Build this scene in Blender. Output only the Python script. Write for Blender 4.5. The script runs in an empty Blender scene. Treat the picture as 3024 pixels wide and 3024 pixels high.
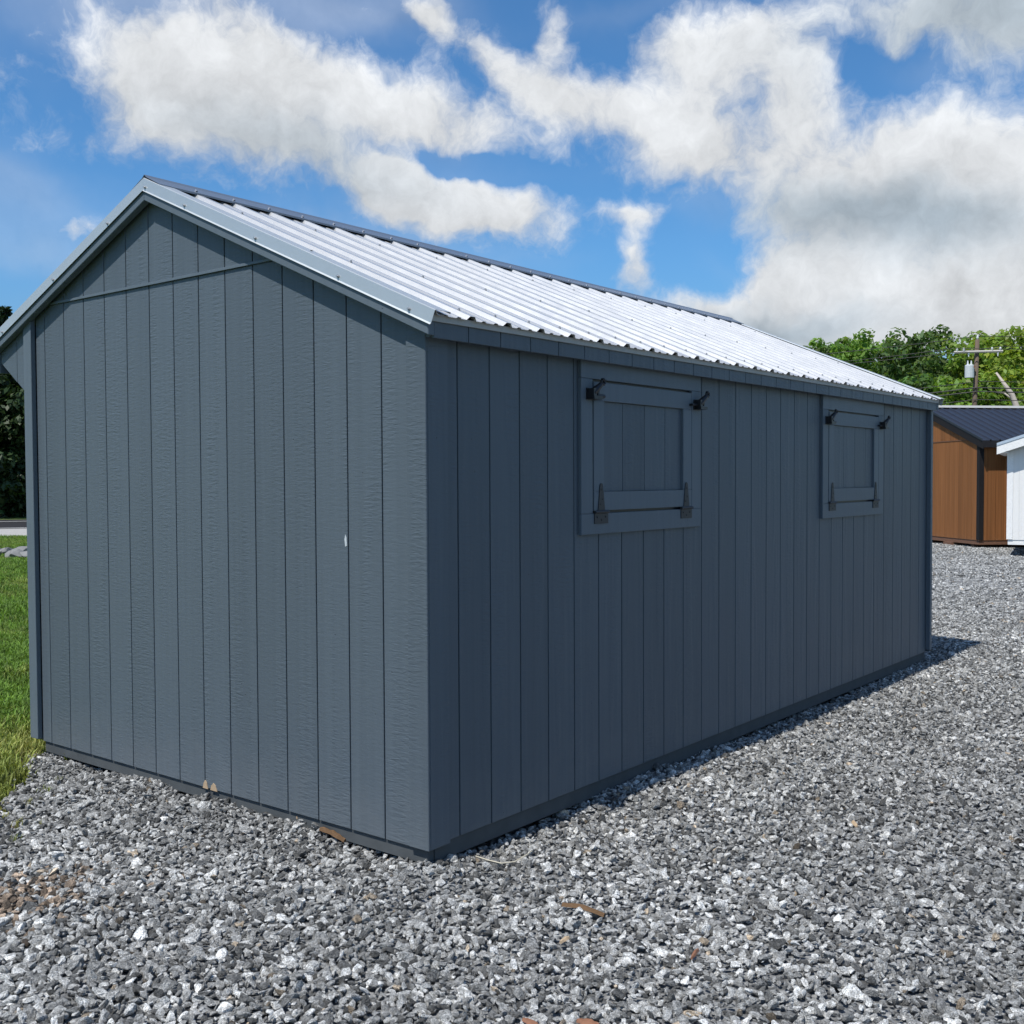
import bpy, bmesh, math, random
import numpy as np
from mathutils import Vector, Matrix

# ------------------------------------------------------------------ camera, sky, sun, exposure
S = bpy.context.scene
COL = S.collection
CAM = np.array([-3.1059, -2.8991, 1.4587]); YAW = math.radians(38.5455); PITCH = math.radians(-1.5558); ROLL = math.radians(-0.0948)
F_ = np.array([math.cos(PITCH)*math.cos(YAW), math.cos(PITCH)*math.sin(YAW), math.sin(PITCH)])
R_ = np.cross(F_, [0, 0, 1]); R_ /= np.linalg.norm(R_); U_ = np.cross(R_, F_)
R_, U_ = math.cos(ROLL)*R_ + math.sin(ROLL)*U_, -math.sin(ROLL)*R_ + math.cos(ROLL)*U_
cd = bpy.data.cameras.new('camera'); co = bpy.data.objects.new('camera', cd); COL.objects.link(co)
cd.sensor_width = 36; cd.lens = 36*3189.77/3024; cd.clip_start = .05; cd.clip_end = 6000
co.matrix_world = Matrix(((R_[0], U_[0], -F_[0], CAM[0]), (R_[1], U_[1], -F_[1], CAM[1]), (R_[2], U_[2], -F_[2], CAM[2]), (0, 0, 0, 1)))
S.camera = co
S.render.resolution_x = S.render.resolution_y = 1024
S.view_settings.view_transform = 'Standard'; S.view_settings.look = 'None'
S.view_settings.gamma = 1; S.view_settings.use_curve_mapping = False
S.view_settings.exposure = 0.0
S.render.engine = 'CYCLES'
cy = S.cycles; cy.max_bounces = 3; cy.diffuse_bounces = 2; cy.glossy_bounces = 2; cy.transmission_bounces = 2; cy.transparent_max_bounces = 4
cy.use_adaptive_sampling = True; cy.adaptive_threshold = .02; cy.use_denoising = True; cy.sample_clamp_indirect = 6

def skydir(x, y):
    """world direction of a cloud, from its place in the sky (coordinates of a 1932 px wide view)"""
    x *= 3024/1932; y *= 3024/1932
    d = F_ + R_*(x-1512)/3189.77 - U_*(y-1512)/3189.77
    return d/np.linalg.norm(d)

SUN_D = np.array([.555, -.018, -1.0]); SUN_D /= np.linalg.norm(SUN_D)      # light travels along this
SUN_EL = math.asin(-SUN_D[2]); SUN_AZ = math.atan2(-SUN_D[0], -SUN_D[1])   # azimuth from +y towards +x
sl = bpy.data.lights.new('sun', 'SUN'); sl.energy = 5.0; sl.angle = math.radians(.53); sl.color = (1, .965, .91)
so = bpy.data.objects.new('sun', sl); COL.objects.link(so)
so.rotation_euler = Vector(SUN_D).to_track_quat('-Z', 'Y').to_euler(); so.location = (-30, 1, 50)

W = bpy.data.worlds.new('World'); S.world = W; W.use_nodes = True
W.cycles.sampling_method = 'MANUAL'; W.cycles.sample_map_resolution = 512
wt = W.node_tree; wt.nodes.clear()
class NB:
    """small node builder"""
    def __init__(s, t): s.t = t
    def n(s, ty, **kw):
        nd = s.t.nodes.new(ty)
        for k, v in kw.items(): setattr(nd, k, v)
        return nd
    def put(s, sock, v):
        if isinstance(v, bpy.types.NodeSocket): s.t.links.new(v, sock)
        else: sock.default_value = v
    def m(s, op, a, b=None, c=None, clamp=False):
        nd = s.n('ShaderNodeMath', operation=op, use_clamp=clamp)
        for i, v in enumerate((a, b, c)):
            if v is not None: s.put(nd.inputs[i], v)
        return nd.outputs[0]
    def v(s, op, a, b=None, scale=None):
        nd = s.n('ShaderNodeVectorMath', operation=op); s.put(nd.inputs[0], a)
        if b is not None: s.put(nd.inputs[1], b)
        if scale is not None: s.put(nd.inputs['Scale'], scale)
        return nd.outputs['Value' if op in ('DOT_PRODUCT', 'LENGTH') else 'Vector']
    def noise(s, vec, scale, detail=4, rough=.5, dist=0, color=False):
        nd = s.n('ShaderNodeTexNoise'); s.put(nd.inputs['Vector'], vec)
        for k, q in (('Scale', scale), ('Detail', detail), ('Roughness', rough), ('Distortion', dist)): s.put(nd.inputs[k], q)
        return nd.outputs[1 if color else 0]
    def ramp(s, fac, a, b, lo=0., hi=1., smooth=True):
        nd = s.n('ShaderNodeMapRange'); nd.interpolation_type = 'SMOOTHSTEP' if smooth else 'LINEAR'
        s.put(nd.inputs[0], fac)
        for i, q in enumerate((a, b, lo, hi)): s.put(nd.inputs[i+1], q)
        return nd.outputs[0]
    def mix(s, fac, a, b, blend='MIX'):
        nd = s.n('ShaderNodeMix', data_type='RGBA', blend_type=blend)
        s.put(nd.inputs[0], fac)
        for i, q in ((6, a), (7, b)): s.put(nd.inputs[i], q if isinstance(q, bpy.types.NodeSocket) or len(q) == 4 else (*q, 1))
        return nd.outputs[2]
    def xyz(s, v):
        nd = s.n('ShaderNodeSeparateXYZ'); s.put(nd.inputs[0], v); return nd.outputs
    def cxyz(s, x, y, z):
        nd = s.n('ShaderNodeCombineXYZ')
        for i, q in enumerate((x, y, z)): s.put(nd.inputs[i], q)
        return nd.outputs[0]

b = NB(wt)
sky = b.n('ShaderNodeTexSky', sky_type='NISHITA', sun_disc=False)
sky.sun_elevation = SUN_EL; sky.sun_rotation = SUN_AZ
sky.air_density = 1.0; sky.dust_density = .12; sky.ozone_density = 2.2; sky.altitude = 100
dirn = b.v('NORMALIZE', b.n('ShaderNodeTexCoord').outputs['Generated'])
warp = b.v('SUBTRACT', b.noise(dirn, 9.0, 4, .62, color=True), (.5, .5, .5))
dw = b.v('ADD', dirn, b.v('SCALE', warp, scale=.075))
def blobs(lst, shade=False):
    """sum of soft lumps; with shade, also the sum weighted by height within each lump (sunlit tops, grey bases)"""
    tot = None; top = None
    for (x, y, rx, ry, rot, w) in lst:
        c = skydir(x, y); r = np.cross(c, [0, 0, 1.]); r /= np.linalg.norm(r); u = np.cross(r, c)
        a = math.radians(-rot); e1 = math.cos(a)*r + math.sin(a)*u; e2 = -math.sin(a)*r + math.cos(a)*u
        k = (3024/1932)/3189.77
        p = b.v('DOT_PRODUCT', dw, tuple(e1/(rx*k))); q = b.v('DOT_PRODUCT', dw, tuple(e2/(ry*k)))
        s2 = b.m('MULTIPLY_ADD', p, p, b.m('MULTIPLY', q, q))
        g = b.m('MULTIPLY', b.m('EXPONENT', b.m('MULTIPLY', s2, -1.0)), w)
        tot = g if tot is None else b.m('ADD', g, tot)
        if shade and w > 0: top = b.m('MULTIPLY', g, q) if top is None else b.m('MULTIPLY_ADD', g, q, top)
    return (tot, top) if shade else tot
# clouds standing over the far end of the yard: place, half-widths, tilt, weight
cloud_list = [(290,130,120,100,0,.75),(440,150,160,100,10,.62),(420,260,150,60,10,.45),(640,200,170,85,14,.60),(850,225,150,60,12,.72),(480,50,120,45,30,.45),
 (600,310,120,50,18,.5),(740,328,52,48,0,1.0),(810,385,100,55,5,.75),(940,395,120,55,8,.95),
 (820,30,40,24,42,.75),(950,110,120,38,34,.62),(1060,55,36,70,15,.55),(1110,190,120,50,10,.75),(1250,70,60,50,0,.42),(1360,90,100,75,15,.5),(1310,170,80,60,0,.4),(1450,60,70,50,0,.38),
 (1300,270,110,60,10,.75),(1500,180,90,70,20,.7),(1540,310,200,80,5,.75),(1760,280,110,90,0,.7),(1920,330,90,120,0,.7),(1620,410,230,50,6,.7),
 (1510,500,90,60,0,.8),(1700,550,230,85,0,.8),(1900,510,130,110,0,.6),(1400,580,120,30,8,.9),(1640,625,300,40,0,.75),(1850,30,220,60,5,.95),(1205,480,34,60,0,.75),(1195,408,60,18,0,.5),(140,430,60,24,0,.45),
 (900,306,150,20,10,-1.0),(1330,440,90,60,0,-.5),(1640,125,110,30,20,-.45)]
grey_list = [(1620,395,210,42,4,1.0),(1900,30,260,80,0,.9),(1800,440,190,45,0,.6),(560,285,240,50,12,.5),(1480,605,150,35,0,.95)]
win = b.ramp(b.v('DOT_PRODUCT', dirn, tuple(F_)), math.cos(math.radians(46)), math.cos(math.radians(33)))
nwin = b.m('SUBTRACT', 1., win)
fb = b.noise(dw, 13.0, 7, .66)
gen = b.m('MULTIPLY_ADD', b.noise(b.v('MULTIPLY', dirn, (1, 1, 1.6)), 2.3, 1, .5), 3.0, -1.55)     # the same kind of sky goes on all round
bl, bt = blobs(cloud_list, True)
cov = b.m('ADD', b.m('MULTIPLY', bl, win), b.m('MULTIPLY', gen, nwin))
dens = b.m('ADD', cov, b.m('MULTIPLY_ADD', fb, 1.75, -.875))
alpha = b.ramp(dens, .08, .84)
veil = b.ramp(b.noise(b.v('MULTIPLY', dw, (1, 1, 2.5)), 3.4, 2, .6), .42, .8, 0, .34)
alpha = b.m('MAXIMUM', alpha, veil)
grey = b.m('ADD', b.m('MULTIPLY', blobs(grey_list), win), b.m('MULTIPLY', b.ramp(gen, .5, 1.1, 0, .7), nwin), clamp=True)
tops = b.m('MULTIPLY', b.m('DIVIDE', bt, b.m('MAXIMUM', bl, .15)), win)
puffn = b.n('ShaderNodeTexNoise', noise_type='RIDGED_MULTIFRACTAL', normalize=True); b.put(puffn.inputs['Vector'], b.v('ADD', dw, (.0, .0, .35)))
for k_, q_ in (('Scale', 11.), ('Detail', 4.), ('Roughness', .62), ('Lacunarity', 2.1)): puffn.inputs[k_].default_value = q_
puff = b.ramp(puffn.outputs[0], .25, .85, 1., 0.)
lum = b.m('MULTIPLY_ADD', puff, .24, b.m('MULTIPLY_ADD', fb, .85, .15))
lum = b.m('ADD', lum, b.m('MULTIPLY', tops, .13))
lum = b.m('MINIMUM', b.m('MULTIPLY', lum, b.m('SUBTRACT', 1.0, b.m('MULTIPLY', grey, .36))), 1.06)
ccol = b.mix(grey, (.955, .985, 1.02), (.82, .97, 1.11))
cvec = b.v('SCALE', ccol, scale=b.m('MULTIPLY', lum, 9.5))
skyc = b.v('MULTIPLY', sky.outputs[0], b.mix(b.ramp(b.xyz(dirn)[2], .02, .22), (.62, .74, .86), (.60, 1.06, 1.38)))
fin = b.mix(alpha, skyc, cvec)
bg = b.n('ShaderNodeBackground'); b.put(bg.inputs[0], fin); bg.inputs[1].default_value = .10
wo = b.n('ShaderNodeOutputWorld'); wt.links.new(bg.outputs[0], wo.inputs[0])

# ------------------------------------------------------------------ helpers
rng = np.random.default_rng(7)
random.seed(7)
def hit(px, py, ax, v):
    d = F_ + R_*(px-1512)/3189.77 - U_*(py-1512)/3189.77
    t = (v-CAM[ax])/d[ax]; return CAM + t*d
def link(o): COL.objects.link(o); return o
def tag(o, label=None, cat=None, group=None, kind=None):
    for k, v in (('label', label), ('category', cat), ('group', group), ('kind', kind)):
        if v: o[k] = v
    return o
def empty(name, loc, label, cat, group=None, rot=(0, 0, 0)):
    o = bpy.data.objects.new(name, None); o.location = loc; o.rotation_euler = rot; o.empty_display_size = .2
    return tag(link(o), label, cat, group)
def meshobj(name, me, parent=None, loc=None):
    o = bpy.data.objects.new(name, me); link(o)
    if parent is not None:
        o.parent = parent
        base = parent
        o.location = loc if loc is not None else ((-parent.location) if parent.parent is None else (0, 0, 0))
    elif loc is not None: o.location = loc
    return o
def mk(name, verts, faces, mat, parent=None, smooth=False, loc=None):
    me = bpy.data.meshes.new(name); me.from_pydata([tuple(map(float, v)) for v in verts], [], faces); me.update()
    if mat: me.materials.append(mat)
    if smooth: me.shade_smooth()
    return meshobj(name, me, parent, loc)
class G:
    """collects simple solids for ONE part"""
    def __init__(s): s.v = []; s.f = []
    def add(s, v, f):
        n = len(s.v); s.v += [tuple(map(float, q)) for q in v]; s.f += [tuple(i+n for i in q) for q in f]; return s
    def box(s, a, c):
        x0, y0, z0 = a; x1, y1, z1 = c
        return s.add([(x0,y0,z0),(x1,y0,z0),(x1,y1,z0),(x0,y1,z0),(x0,y0,z1),(x1,y0,z1),(x1,y1,z1),(x0,y1,z1)],
                     [(0,3,2,1),(4,5,6,7),(0,1,5,4),(1,2,6,5),(2,3,7,6),(3,0,4,7)])
    def prism(s, poly, ax, lo, hi):
        """polygon in the two other axes, extruded along ax"""
        n = len(poly)
        def P(q, w):
            r = [0, 0, 0]; o = [i for i in range(3) if i != ax]; r[o[0]], r[o[1]] = q; r[ax] = w; return r
        v = [P(q, lo) for q in poly] + [P(q, hi) for q in poly]
        f = [tuple(range(n)), tuple(range(2*n-1, n-1, -1))] + [(i, i+n, (i+1) % n+n, (i+1) % n) for i in range(n)]
        return s.add(v, f)
    def tube(s, pts, rad, n=8, cap=True):
        pts = [np.array(p, float) for p in pts]; rad = rad if hasattr(rad, '__len__') else [rad]*len(pts)
        rings = []; v = []
        for i, p in enumerate(pts):
            t = pts[min(i+1, len(pts)-1)] - pts[max(i-1, 0)]; t /= np.linalg.norm(t)+1e-9
            a = np.cross(t, [0, 0, 1]) if abs(t[2]) < .9 else np.cross(t, [1, 0, 0]); a /= np.linalg.norm(a); c = np.cross(t, a)
            for k in range(n):
                w = 2*math.pi*k/n; v.append(p + rad[i]*(math.cos(w)*a + math.sin(w)*c))
        f = []
        for i in range(len(pts)-1):
            for k in range(n): f.append((i*n+k, i*n+(k+1) % n, (i+1)*n+(k+1) % n, (i+1)*n+k))
        if cap: f += [tuple(range(n-1, -1, -1)), tuple(range((len(pts)-1)*n, len(pts)*n))]
        return s.add(v, f)
    def mesh(s, name, mat, fixn=True):
        me = bpy.data.meshes.new(name); me.from_pydata(s.v, [], s.f)
        if fixn:
            bm = bmesh.new(); bm.from_mesh(me); bmesh.ops.recalc_face_normals(bm, faces=bm.faces); bm.to_mesh(me); bm.free()
        me.update()
        if mat: me.materials.append(mat)
        return me
    def build(s, name, mat, parent=None, bevel=0, smooth=False, loc=None):
        me = s.mesh(name, mat)
        if bevel:
            bm = bmesh.new(); bm.from_mesh(me)
            bmesh.ops.bevel(bm, geom=[e for e in bm.edges if e.calc_face_angle(0) > .5], offset=bevel, segments=1, affect='EDGES', profile=.6)
            bm.to_mesh(me); bm.free()
        if smooth: me.shade_smooth()
        return meshobj(name, me, parent, loc)

def mat(name):
    m = bpy.data.materials.new(name); m.use_nodes = True; t = m.node_tree
    p = t.nodes['Principled BSDF']; return m, NB(t), p
def pset(b, p, **kw):
    names = dict(color='Base Color', rough='Roughness', metal='Metallic', normal='Normal', spec='Specular IOR Level')
    for k, v in kw.items(): b.put(p.inputs[names[k]], v if not (k == 'color' and not isinstance(v, bpy.types.NodeSocket)) else (*v, 1))
def bump(b, h, strength=1., dist=.01, normal=None):
    nd = b.n('ShaderNodeBump'); b.put(nd.inputs['Height'], h); nd.inputs['Strength'].default_value = strength; nd.inputs['Distance'].default_value = dist
    if normal is not None: b.put(nd.inputs['Normal'], normal)
    return nd.outputs[0]
def objco(b): return b.n('ShaderNodeTexCoord').outputs['Object']
def orand(b): return b.n('ShaderNodeObjectInfo').outputs['Random']

def siding_mat(name, col, rough=.42, ridge=1.0, var=.10, streak=.22):
    """painted engineered-wood siding: cross-grain saw ridges in patches, fine vertical grain, small pits"""
    m, b, p = mat(name); co = objco(b); x, y, z = b.xyz(co); r = orand(b)
    u = b.m('ADD', b.m('ADD', x, y), b.m('MULTIPLY', r, 7.0))
    zz = b.m('MULTIPLY_ADD', r, 3.0, z)
    v1 = b.cxyz(b.m('MULTIPLY', u, 19.), b.m('MULTIPLY', zz, 84.), 0.)
    ridges = b.noise(v1, 1.0, 1.5, .6, .4)
    patch = b.ramp(b.noise(b.cxyz(b.m('MULTIPLY', u, 9.), b.m('MULTIPLY', zz, .8), 1.), 1.0, 2, .6), .46, .62)
    patch = b.m('MULTIPLY_ADD', patch, .66, .30)
    grain = b.noise(b.cxyz(b.m('MULTIPLY', u, 240.), b.m('MULTIPLY', zz, 7.), 3.), 1.0, 1, .6)
    if 0: knot = b.n('ShaderNodeTexWave', wave_type='BANDS', bands_direction='X'); b.put(knot.inputs['Vector'], b.cxyz(b.m('MULTIPLY', u, 10.), b.m('MULTIPLY', zz, .55), 0.))
    fine = b.noise(co, 420., 0, .6)
    h = b.m('MULTIPLY', b.m('MULTIPLY', ridges, patch), ridge)
    h = b.m('MULTIPLY_ADD', grain, .10, h); h = b.m('MULTIPLY_ADD', fine, .14, h)
    pit = b.n('ShaderNodeTexVoronoi', feature='F1'); b.put(pit.inputs['Vector'], b.cxyz(b.m('MULTIPLY', u, 11.), b.m('MULTIPLY', zz, 9.), 0.)); pit.inputs['Scale'].default_value = 1.
    pm = b.ramp(pit.outputs['Distance'], .018, .035, 1, 0)
    h = b.m('MULTIPLY_ADD', pm, -.8, h)
    tone = b.m('MULTIPLY_ADD', r, var, 1-var/2)
    tone = b.m('MULTIPLY', tone, b.m('MULTIPLY_ADD', b.noise(b.cxyz(b.m('MULTIPLY', u, 26.), b.m('MULTIPLY', zz, .45), 5.), 1., 2, .6), streak, 1-streak/2))
    dust = b.ramp(b.m('ADD', z, b.m('MULTIPLY', b.noise(co, 7., 2, .6), .35)), .08, .5, .14, 0.)       # dust splashed up from the gravel
    tone = b.m('MULTIPLY', tone, b.m('MULTIPLY_ADD', pm, -.5, 1.))
    c = b.v('SCALE', (*col,), scale=tone)
    c = b.mix(dust, c, (.26, .26, .25))
    pset(b, p, color=c, rough=b.m('MULTIPLY_ADD', fine, .2, rough-.1), normal=bump(b, h, .60, .0052), spec=.22)
    return m
def plain_mat(name, col, rough=.5, metal=0., nscale=30., var=.15, bstr=.1, bdist=.002, spec=.5, stretch=(1, 1, 1)):
    m, b, p = mat(name); co = b.v('MULTIPLY', objco(b), stretch); n = b.noise(co, nscale, 3, .6)
    c = b.v('SCALE', (*col,), scale=b.m('MULTIPLY_ADD', n, 2*var, 1-var))
    pset(b, p, color=c, rough=b.m('MULTIPLY_ADD', n, .2, rough-.1), metal=metal, normal=bump(b, n, bstr, bdist), spec=spec)
    return m

PAINT = (.091, .1145, .136)
M_SIDE = siding_mat('painted_siding', PAINT)
M_TRIM = siding_mat('painted_trim', tuple(v*1.20 for v in PAINT), ridge=.15, var=.05)
M_SKIRT = plain_mat('painted_skirt', (.080, .088, .092), .75, 0, 9, .28, .3, .003, .15)
M_CORE = plain_mat('painted_groove', tuple(v*.8 for v in PAINT), .7)
def metal_roof(name, col, metal=0., rough=.30):
    m, b, p = mat(name); co = objco(b)
    n = b.noise(co, 6., 3, .6); sp = b.n('ShaderNodeTexVoronoi'); b.put(sp.inputs['Vector'], co); sp.inputs['Scale'].default_value = 160.
    k = b.m('MULTIPLY_ADD', n, .08, b.m('MULTIPLY_ADD', sp.outputs['Distance'], .05, .93))
    pset(b, p, color=b.v('SCALE', (*col,), scale=k), rough=b.m('MULTIPLY_ADD', n, .09, rough), metal=metal, spec=.35, normal=bump(b, n, .15, .004))
    p.inputs['Specular Tint'].default_value = (.9, .9, .9, 1)
    return m
M_ROOF = metal_roof('white_metal_roofing', (.72, .715, .70), .64, .19)
M_RAKE = metal_roof('galvanised_trim', (.48, .515, .535), .40)
M_RIDGE_SHADED = metal_roof('galvanised_ridge_shaded', (.17, .21, .27), .4)  # cap metal darkened in colour for the shade and dark reflection on its lip
M_DRIP = plain_mat('grey_drip_edge', (.36, .36, .34), .5)
M_BLACK = plain_mat('black_steel_and_gap_shade', (.012, .012, .014), .38, 0, 60, .2)
M_HINGE = plain_mat('dull_steel_hinge', (.030, .031, .034), .5, .1, 50, .25)
M_SCREW = plain_mat('screw_steel', (.42, .43, .45), .4, .6)
M_BARE = plain_mat('bare_wood', (.42, .31, .20), .8, 0, 40, .25, .4, .003, .3, (1, 1, .2))
M_SCRAPE = plain_mat('scraped_paint', (.48, .52, .54), .7, 0, 200, .3)

# ------------------------------------------------------------------ ground
def sstep(e0, e1, x): t = np.clip((x-e0)/(e1-e0), 0, 1); return t*t*(3-2*t)
def vnoise(x, y, s, seed=0):
    x = np.asarray(x, float)*s; y = np.asarray(y, float)*s
    i = np.floor(x).astype(np.int64); j = np.floor(y).astype(np.int64); fx = x-i; fy = y-j
    fx = fx*fx*(3-2*fx); fy = fy*fy*(3-2*fy)
    def h(a, c):
        n = (a*374761393 + c*668265263 + seed*1442695) & 0x7fffffff; n = ((n ^ (n >> 13))*1274126177) & 0x7fffffff
        return ((n ^ (n >> 16)) & 0xffff)/65535.
    return (h(i, j)*(1-fx)+h(i+1, j)*fx)*(1-fy) + (h(i, j+1)*(1-fx)+h(i+1, j+1)*fx)*fy
def gh(x, y):
    """gravel height"""
    x = np.asarray(x, float); y = np.asarray(y, float)
    h = -.074 + .0062*np.clip(x, 0, 8) - .004*np.clip(x-8, 0, 25)
    h = h + .028*(vnoise(x, y, 1.3, 1)-.5) + .020*(vnoise(x, y, 3.7, 2)-.5)
    near = np.exp(-(np.minimum(x, 0)/.35)**2)*(x < .3)
    h = h + near*(.030*np.exp(-((y-1.15)/.42)**2) + .020*np.exp(-((y-1.9)/.25)**2) - .030*np.exp(-((y-2.45)/.16)**2) + .018*np.exp(-((y-2.95)/.2)**2) + .045*(vnoise(x*0, y, 4.3, 31)-.45))
    side = np.exp(-(np.minimum(y, 0)/.10)**2)*(y < .2)*(x > .05)*(x < 6.2)
    h = h + side*.040*(vnoise(x, y*0, 3.9, 32)-.62)
    return h
def lawn_edge(x):
    x = np.asarray(x, float)
    return np.where(x < 0, 3.02+1.28*x, 3.02) + np.clip(x-6.3, 0, 99)*2.2
def lh(x, y):
    d = np.hypot(np.asarray(x, float), np.asarray(y, float)-3)
    e = y-lawn_edge(x)
    return -.052 - .06*sstep(0, 16, d) + .02*(vnoise(x, y, 1.1, 5)-.5) - .10*(1-sstep(-.12, .20, e))
def is_lawn(x, y): return y > lawn_edge(x) + .25*(vnoise(x, y, 2.6, 9)-.5) + .10*(vnoise(x, y, 9, 10)-.5)

def ground_mats():
    m1, b, p = mat('lawn_soil'); co = objco(b)
    n = b.noise(co, 3., 6, .65); n2 = b.noise(co, 45., 5, .7)
    c = b.mix(b.ramp(n, .35, .65), (.115, .180, .032), (.17, .22, .05)); c = b.mix(b.ramp(n2, .3, .7), b.v('SCALE', c, scale=.55), c)
    pset(b, p, color=c, rough=.9, normal=bump(b, n2, .8, .03), spec=.2)
    m2, b, p = mat('gravel_bed'); co = objco(b)
    v = b.n('ShaderNodeTexVoronoi'); b.put(v.inputs['Vector'], b.v('ADD', co, b.v('SCALE', b.noise(co, 60., 2, color=True), scale=.012))); v.inputs['Scale'].default_value = 42.
    g = b.xyz(v.outputs['Color'])[0]; n = b.noise(co, 220., 3, .6)
    c = b.v('SCALE', (.97, .99, 1.0), scale=b.m('MULTIPLY', b.ramp(g, 0, 1, .07, .28, False), b.m('MULTIPLY_ADD', n, .6, .7)))
    pset(b, p, color=c, rough=.85, normal=bump(b, b.m('MULTIPLY_ADD', v.outputs['Distance'], -1., b.m('MULTIPLY', n, .15)), .9, .016), spec=.3)
    return m1, m2
M_LAWN, M_BED = ground_mats()
tag(mk('ground', [(-3000,-3000,-.14),(3000,-3000,-.14),(3000,3000,-.14),(-3000,3000,-.14)], [(0,1,2,3)], M_LAWN), 'flat grassy ground reaching to the horizon', 'ground', kind='structure')
def patch(name, x0, x1, y0, y1, step, hf, keep, m, extra=()):
    xs = np.arange(x0, x1+step*.5, step); ys = np.arange(y0, y1+step*.5, step)
    X, Y = np.meshgrid(xs, ys, indexing='ij'); Z = hf(X, Y); idx = np.arange(X.size).reshape(X.shape)
    a = np.stack([idx[:-1, :-1], idx[1:, :-1], idx[1:, 1:], idx[:-1, 1:]], -1).reshape(-1, 4)
    cx = ((X[:-1, :-1]+X[1:, 1:])/2).ravel(); cy = ((Y[:-1, :-1]+Y[1:, 1:])/2).ravel()
    a = a[keep(cx, cy)]
    V = [tuple(q) for q in np.stack([X, Y, Z], -1).reshape(-1, 3).tolist()]; Fc = [tuple(q) for q in a.tolist()]
    for quad in extra:
        n = len(V); V += list(quad); Fc.append((n, n+1, n+2, n+3))
    return mk(name, V, Fc, m, smooth=True)
def bedh(x, y): return gh(x, y) - .014
E_ = -.105
gy = patch('gravel_yard', -3.6, 12.0, -4.8, 3.6, .1, bedh, lambda x, y: ~is_lawn(x, y), M_BED,
      extra=[[(-12,-25,E_),(40,-25,E_),(40,-4.75,E_),(-12,-4.75,E_)], [(-12,-4.75,E_),(-3.55,-4.75,E_),(-3.55,-1.4,E_),(-12,-1.4,E_)], [(11.9,-4.75,E_+.025),(40,-4.75,E_-.02),(40,14,E_-.02),(11.9,14,E_+.025)]])
tag(gy, 'crushed grey stone yard under and around the sheds', 'gravel yard', kind='structure')
lw = patch('lawn', -9, 16, -6, 27, .16, lh, lambda x, y: (y > lawn_edge(x)-.2) & ~((x > .4) & (x < 5.8) & (y < 2.9)), M_LAWN)
tag(lw, 'green mown lawn left of the blue shed', 'lawn', kind='structure')

# road beyond the lawn (runs behind the sheds), with shoulder and painted lines
RD = np.array([.90, -.436]); RN = np.array([.436, .90]); RP = np.array([15.4, 34.2])
def strip(name, n0, n1, z, m, l0=-140, l1=160):
    pts = [RP+RD*l0+RN*n0, RP+RD*l1+RN*n0, RP+RD*l1+RN*n1, RP+RD*l0+RN*n1]
    return mk(name, [(q[0], q[1], z) for q in pts], [(0, 1, 2, 3)], m)
M_ROAD = plain_mat('asphalt', (.030, .030, .032), .95, 0, 20, .25, .4, .01, .06)
M_SHOULD = plain_mat('shoulder_gravel', (.36, .35, .33), .9, 0, 12, .3, .6, .03, .2)
M_LINE = plain_mat('road_paint', (.62, .62, .60), .7, 0, 10, .15)
tag(strip('road_shoulder', -6.6, .3, -.118, M_SHOULD), 'pale gravel shoulder beside the road', 'road shoulder', kind='structure')
tag(strip('road', 0, 10.5, -.112, M_ROAD), 'dark asphalt road beyond the lawn', 'road', kind='structure')
tag(strip('road_marking', 7.7, 7.95, -.107, M_LINE), 'white painted line along the far side of the road', 'road marking', kind='structure')
tag(strip('road_marking', .35, .6, -.107, M_LINE), 'white painted line along the near side of the road', 'road marking', kind='structure')

# ------------------------------------------------------------------ scatter (gravel and grass are stuff)
def scatter(name, pts, rot, scl, idx, tone, sources, label, cat):
    me = bpy.data.meshes.new(name); me.vertices.add(len(pts)); me.vertices.foreach_set('co', pts.astype(np.float32).ravel())
    def attr(n, ty, key, d):
        a = me.attributes.new(n, ty, 'POINT'); a.data.foreach_set(key, d.ravel())
    attr('rot', 'FLOAT_VECTOR', 'vector', rot.astype(np.float32)); attr('scl', 'FLOAT_VECTOR', 'vector', scl.astype(np.float32))
    attr('idx', 'INT', 'value', idx.astype(np.int32)); attr('tone', 'FLOAT_COLOR', 'color', tone.astype(np.float32))
    o = link(bpy.data.objects.new(name, me)); tag(o, label, cat, kind='stuff')
    t = bpy.data.node_groups.new(name, 'GeometryNodeTree'); t.is_modifier = True
    t.interface.new_socket('Geometry', in_out='INPUT', socket_type='NodeSocketGeometry'); t.interface.new_socket('Geometry', in_out='OUTPUT', socket_type='NodeSocketGeometry')
    N = t.nodes; L = t.links; gi = N.new('NodeGroupInput'); go = N.new('NodeGroupOutput'); mp = N.new('GeometryNodeMeshToPoints'); iop = N.new('GeometryNodeInstanceOnPoints')
    jn = N.new('GeometryNodeJoinGeometry')
    for s in reversed(sources):
        oi = N.new('GeometryNodeObjectInfo'); oi.inputs['Object'].default_value = s; oi.inputs['As Instance'].default_value = True
        L.new(oi.outputs['Geometry'], jn.inputs[0])
    def na(n, ty):
        q = N.new('GeometryNodeInputNamedAttribute'); q.data_type = ty; q.inputs[0].default_value = n; return q.outputs[0]
    e2r = N.new('FunctionNodeEulerToRotation'); L.new(na('rot', 'FLOAT_VECTOR'), e2r.inputs[0])
    L.new(gi.outputs[0], mp.inputs[0]); L.new(mp.outputs[0], iop.inputs['Points']); L.new(jn.outputs[0], iop.inputs['Instance'])
    iop.inputs['Pick Instance'].default_value = True
    L.new(na('idx', 'INT'), iop.inputs['Instance Index']); L.new(e2r.outputs[0], iop.inputs['Rotation']); L.new(na('scl', 'FLOAT_VECTOR'), iop.inputs['Scale'])
    L.new(iop.outputs[0], go.inputs[0])
    md = o.modifiers.new('scatter', 'NODES'); md.node_group = t
    return o

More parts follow.
